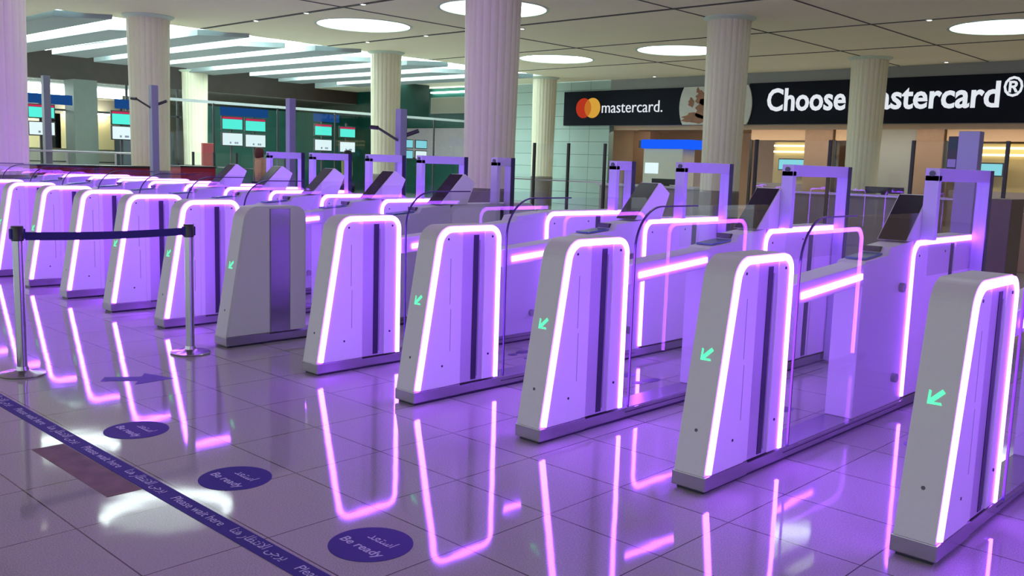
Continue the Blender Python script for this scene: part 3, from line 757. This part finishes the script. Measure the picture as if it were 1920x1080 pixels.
# hanging displays
def hdisplay(x, y, z, w_, h_, lower, label, group, face=True):
    """facing +x; stack of a teal display over a white one"""
    t = thing('hanging_display', label, 'display', (x, y, 0), group)
    for q, (zz, mt) in enumerate(((z, M['scr_teal']), (lower, M['scr_white']))):
        b = MB().box(-.06, 0, -w_ / 2 - .03, w_ / 2 + .03, zz - .03, zz + h_ + .03).build('bezel', M['black'], t, bevel=.006)
        MB().box(0, .006, -w_ / 2, w_ / 2, zz, zz + h_ * (.82 if q == 0 else 1)).build('picture', mt, b)
        if q == 0: MB().box(0, .006, -w_ / 2, w_ / 2, zz + h_ * .84, zz + h_).build('header', M['scr_red'], b)
        else:
            for yy in (-.15, .1, .2): MB().box(.006, .008, w_ * yy, w_ * yy + .06, zz + .05, zz + .11).build('print', M['scr_dot'], b)
    MB().box(-.12, -.06, -.03, .03, 0, 2.78).build('mount', M['mullion'], t)
    return t
hg = 'hanging flight displays'
hdisplay(-25.9, 11.85, 2.36, .70, .38, 1.85, 'double display with blue sign above, left one of the pair', hg)
hdisplay(-25.9, 12.68, 2.34, .72, .38, 1.83, 'double display with blue sign above, right one of the pair', hg)
hdisplay(-25.9, 15.33, 2.32, .68, .36, 1.80, 'double display left of the pale column', hg)
hdisplay(-25.9, 16.36, 2.30, .64, .34, 1.78, 'dimmer double display touching the pale column', hg)
hdisplay(-25.9, 6.06, 2.40, .66, .34, 1.93, 'double display right of the violet column', hg)
hdisplay(-25.9, 8.30, 2.33, .60, .36, 1.90, 'double display cut by the second column', hg)
for x0, x1, lb in ((11.45, 13.15, 'wide dark blue sign above the display pair'), (5.7, 6.9, 'dark blue sign right of the violet column'), (14.95, 16.0, 'dark blue sign above the display left of the pale column'), (8.1, 8.7, 'small blue sign beside the second column')):
    tag(MB().box(-25.96, -25.9, x0, x1, 2.78, 3.05).build('blue_sign', M['bluesign'], bevel=.01), lb, 'sign', 'blue signs over the displays')
# cluster of blue displays by the central column
for i, (y, z, mt) in enumerate(((19.2, 2.0, 'scr_cyan'), (19.9, 2.0, 'scr_cyan'), (19.2, 1.6, 'scr_cyan'), (19.9, 1.6, 'scr_white'))):
    t = thing('wall_monitor', ['upper left', 'upper right', 'lower left', 'lower right'][i] + ' small blue monitor of the cluster left of the central column', 'display', (-26, y, z), 'blue monitors by the central column')
    MB().box(-.05, 0, -.3, .3, 0, .34).build('bezel', M['black'], t, bevel=.005)
    MB().box(0, .006, -.27, .27, .03, .31).build('picture', M[mt], t)
# crimson desks and totem
for x, y0, y1, lb in ((-20, 3.7, 4.9, 'low crimson desk beyond the left gates, nearest the violet column'), (-20, 5.0, 6.3, 'low crimson desk beyond the left gates, before the second column'), (-22.3, 8.1, 9.1, 'dark crimson desk right of the second column')):
    t = thing('red_desk', lb, 'desk', (x, y0, 0), 'crimson desks beyond the gates')
    MB().box(-.3, .3, 0, y1 - y0, 0, 1.18).build('body', M['red'], t, bevel=.01)
    MB().box(-.34, .34, -.03, y1 - y0 + .03, 1.18, 1.22).build('top', M['black'], t, bevel=.005)
box_thing('red_totem', 'pinkish red upright panel left of the hanging displays', 'panel', (-23.9, -23.8, 9.7, 10.04, 0, 1.86), M['pinkred'])
t = thing('rail_frame', 'pale tube frame above the crimson desks', 'railing', (-22.5, 4.2, 0))
MB().cyl((0, 0, 1.5), (0, 3.6, 1.5), .025, n=10).build('top_tube', M['countertop'], t)
for y in (0, 1.2, 2.4, 3.6): MB().cyl((0, y, 0), (0, y, 1.5), .025, n=10).build('upright', M['countertop'], t)

# ------------------------------------------------------------------ people far behind the gates
def person(x, y, rz, label, shirt, hair, H=1.70):
    t = thing('person', label, 'person', (x, y, 0), None, rz)
    k = H / 1.7
    V = [(0, 0, .95), (0, 0, 1.12), (0, .01, 1.32), (0, .01, 1.42), (0, .02, 1.50), (0, .03, 1.60), (0, .03, 1.68),
         (-.17, 0, 1.38), (-.23, .02, 1.12), (-.20, .16, .95), (-.18, .22, .90), (.17, 0, 1.38), (.24, .02, 1.12), (.21, .10, .90), (.20, .14, .83),
         (-.09, 0, .88), (-.10, .02, .50), (-.10, -.01, .09), (-.10, .14, .04), (.09, 0, .88), (.10, .02, .50), (.10, -.01, .09), (.10, .14, .04)]
    E_ = [(0, 1), (1, 2), (2, 3), (3, 4), (4, 5), (5, 6), (3, 7), (7, 8), (8, 9), (9, 10), (3, 11), (11, 12), (12, 13), (13, 14), (0, 15), (15, 16), (16, 17), (17, 18), (0, 19), (19, 20), (20, 21), (21, 22)]
    Rr = [.14, .13, .15, .09, .055, .095, .06, .06, .045, .035, .03, .06, .045, .035, .03, .085, .06, .045, .035, .085, .06, .045, .035]
    def skin(nm, idx, m_, grow=1.0, sub=2):
        me = bpy.data.meshes.new(nm); mp = {a: i for i, a in enumerate(idx)}
        me.from_pydata([tuple(c * k for c in V[a]) for a in idx], [(mp[a], mp[b]) for a, b in E_ if a in mp and b in mp], [])
        me.materials.append(m_); o = bpy.data.objects.new(nm, me); COL.objects.link(o); o.parent = t
        o.modifiers.new('skin', 'SKIN'); sv = me.skin_vertices[0].data if me.skin_vertices else None
        if sv is None:
            bm2 = bmesh.new(); bm2.from_mesh(me); bm2.verts.layers.skin.verify(); bm2.to_mesh(me); bm2.free(); sv = me.skin_vertices[0].data
        for i, a in enumerate(idx): sv[i].radius = (Rr[a] * grow * k, Rr[a] * grow * k * .8); sv[i].use_root = (i == 0)
        o.modifiers.new('sub', 'SUBSURF').levels = sub; o.modifiers[-1].render_levels = sub
        return o
    skin('body', list(range(23)), M['skin'])
    skin('shirt', [2, 1, 0, 3, 7, 8, 11, 12], shirt, 1.12)
    skin('trousers', [0, 15, 16, 17, 19, 20, 21], M['trouser'], 1.12)
    hb = MB().lathe([(.02, 1.755 * k), (.075, 1.735 * k), (.105, 1.68 * k), (.108, 1.62 * k), (.10, 1.54 * k), (.07, 1.50 * k)][::-1], 20, c=(0, .0))
    o = hb.build('hair', hair, t, smooth=True); o.location = (0, -.012, -.035)
person(-17.3, 7.6, math.radians(-40), 'person in a beige top with auburn hair standing beyond the screens at left', M['shirt'], M['hair'], 1.72)
person(-16.0, 9.05, math.radians(150), 'person in a lime vest far behind the gates, right of the tall post', M['vest'], M['hairb'], 1.72)
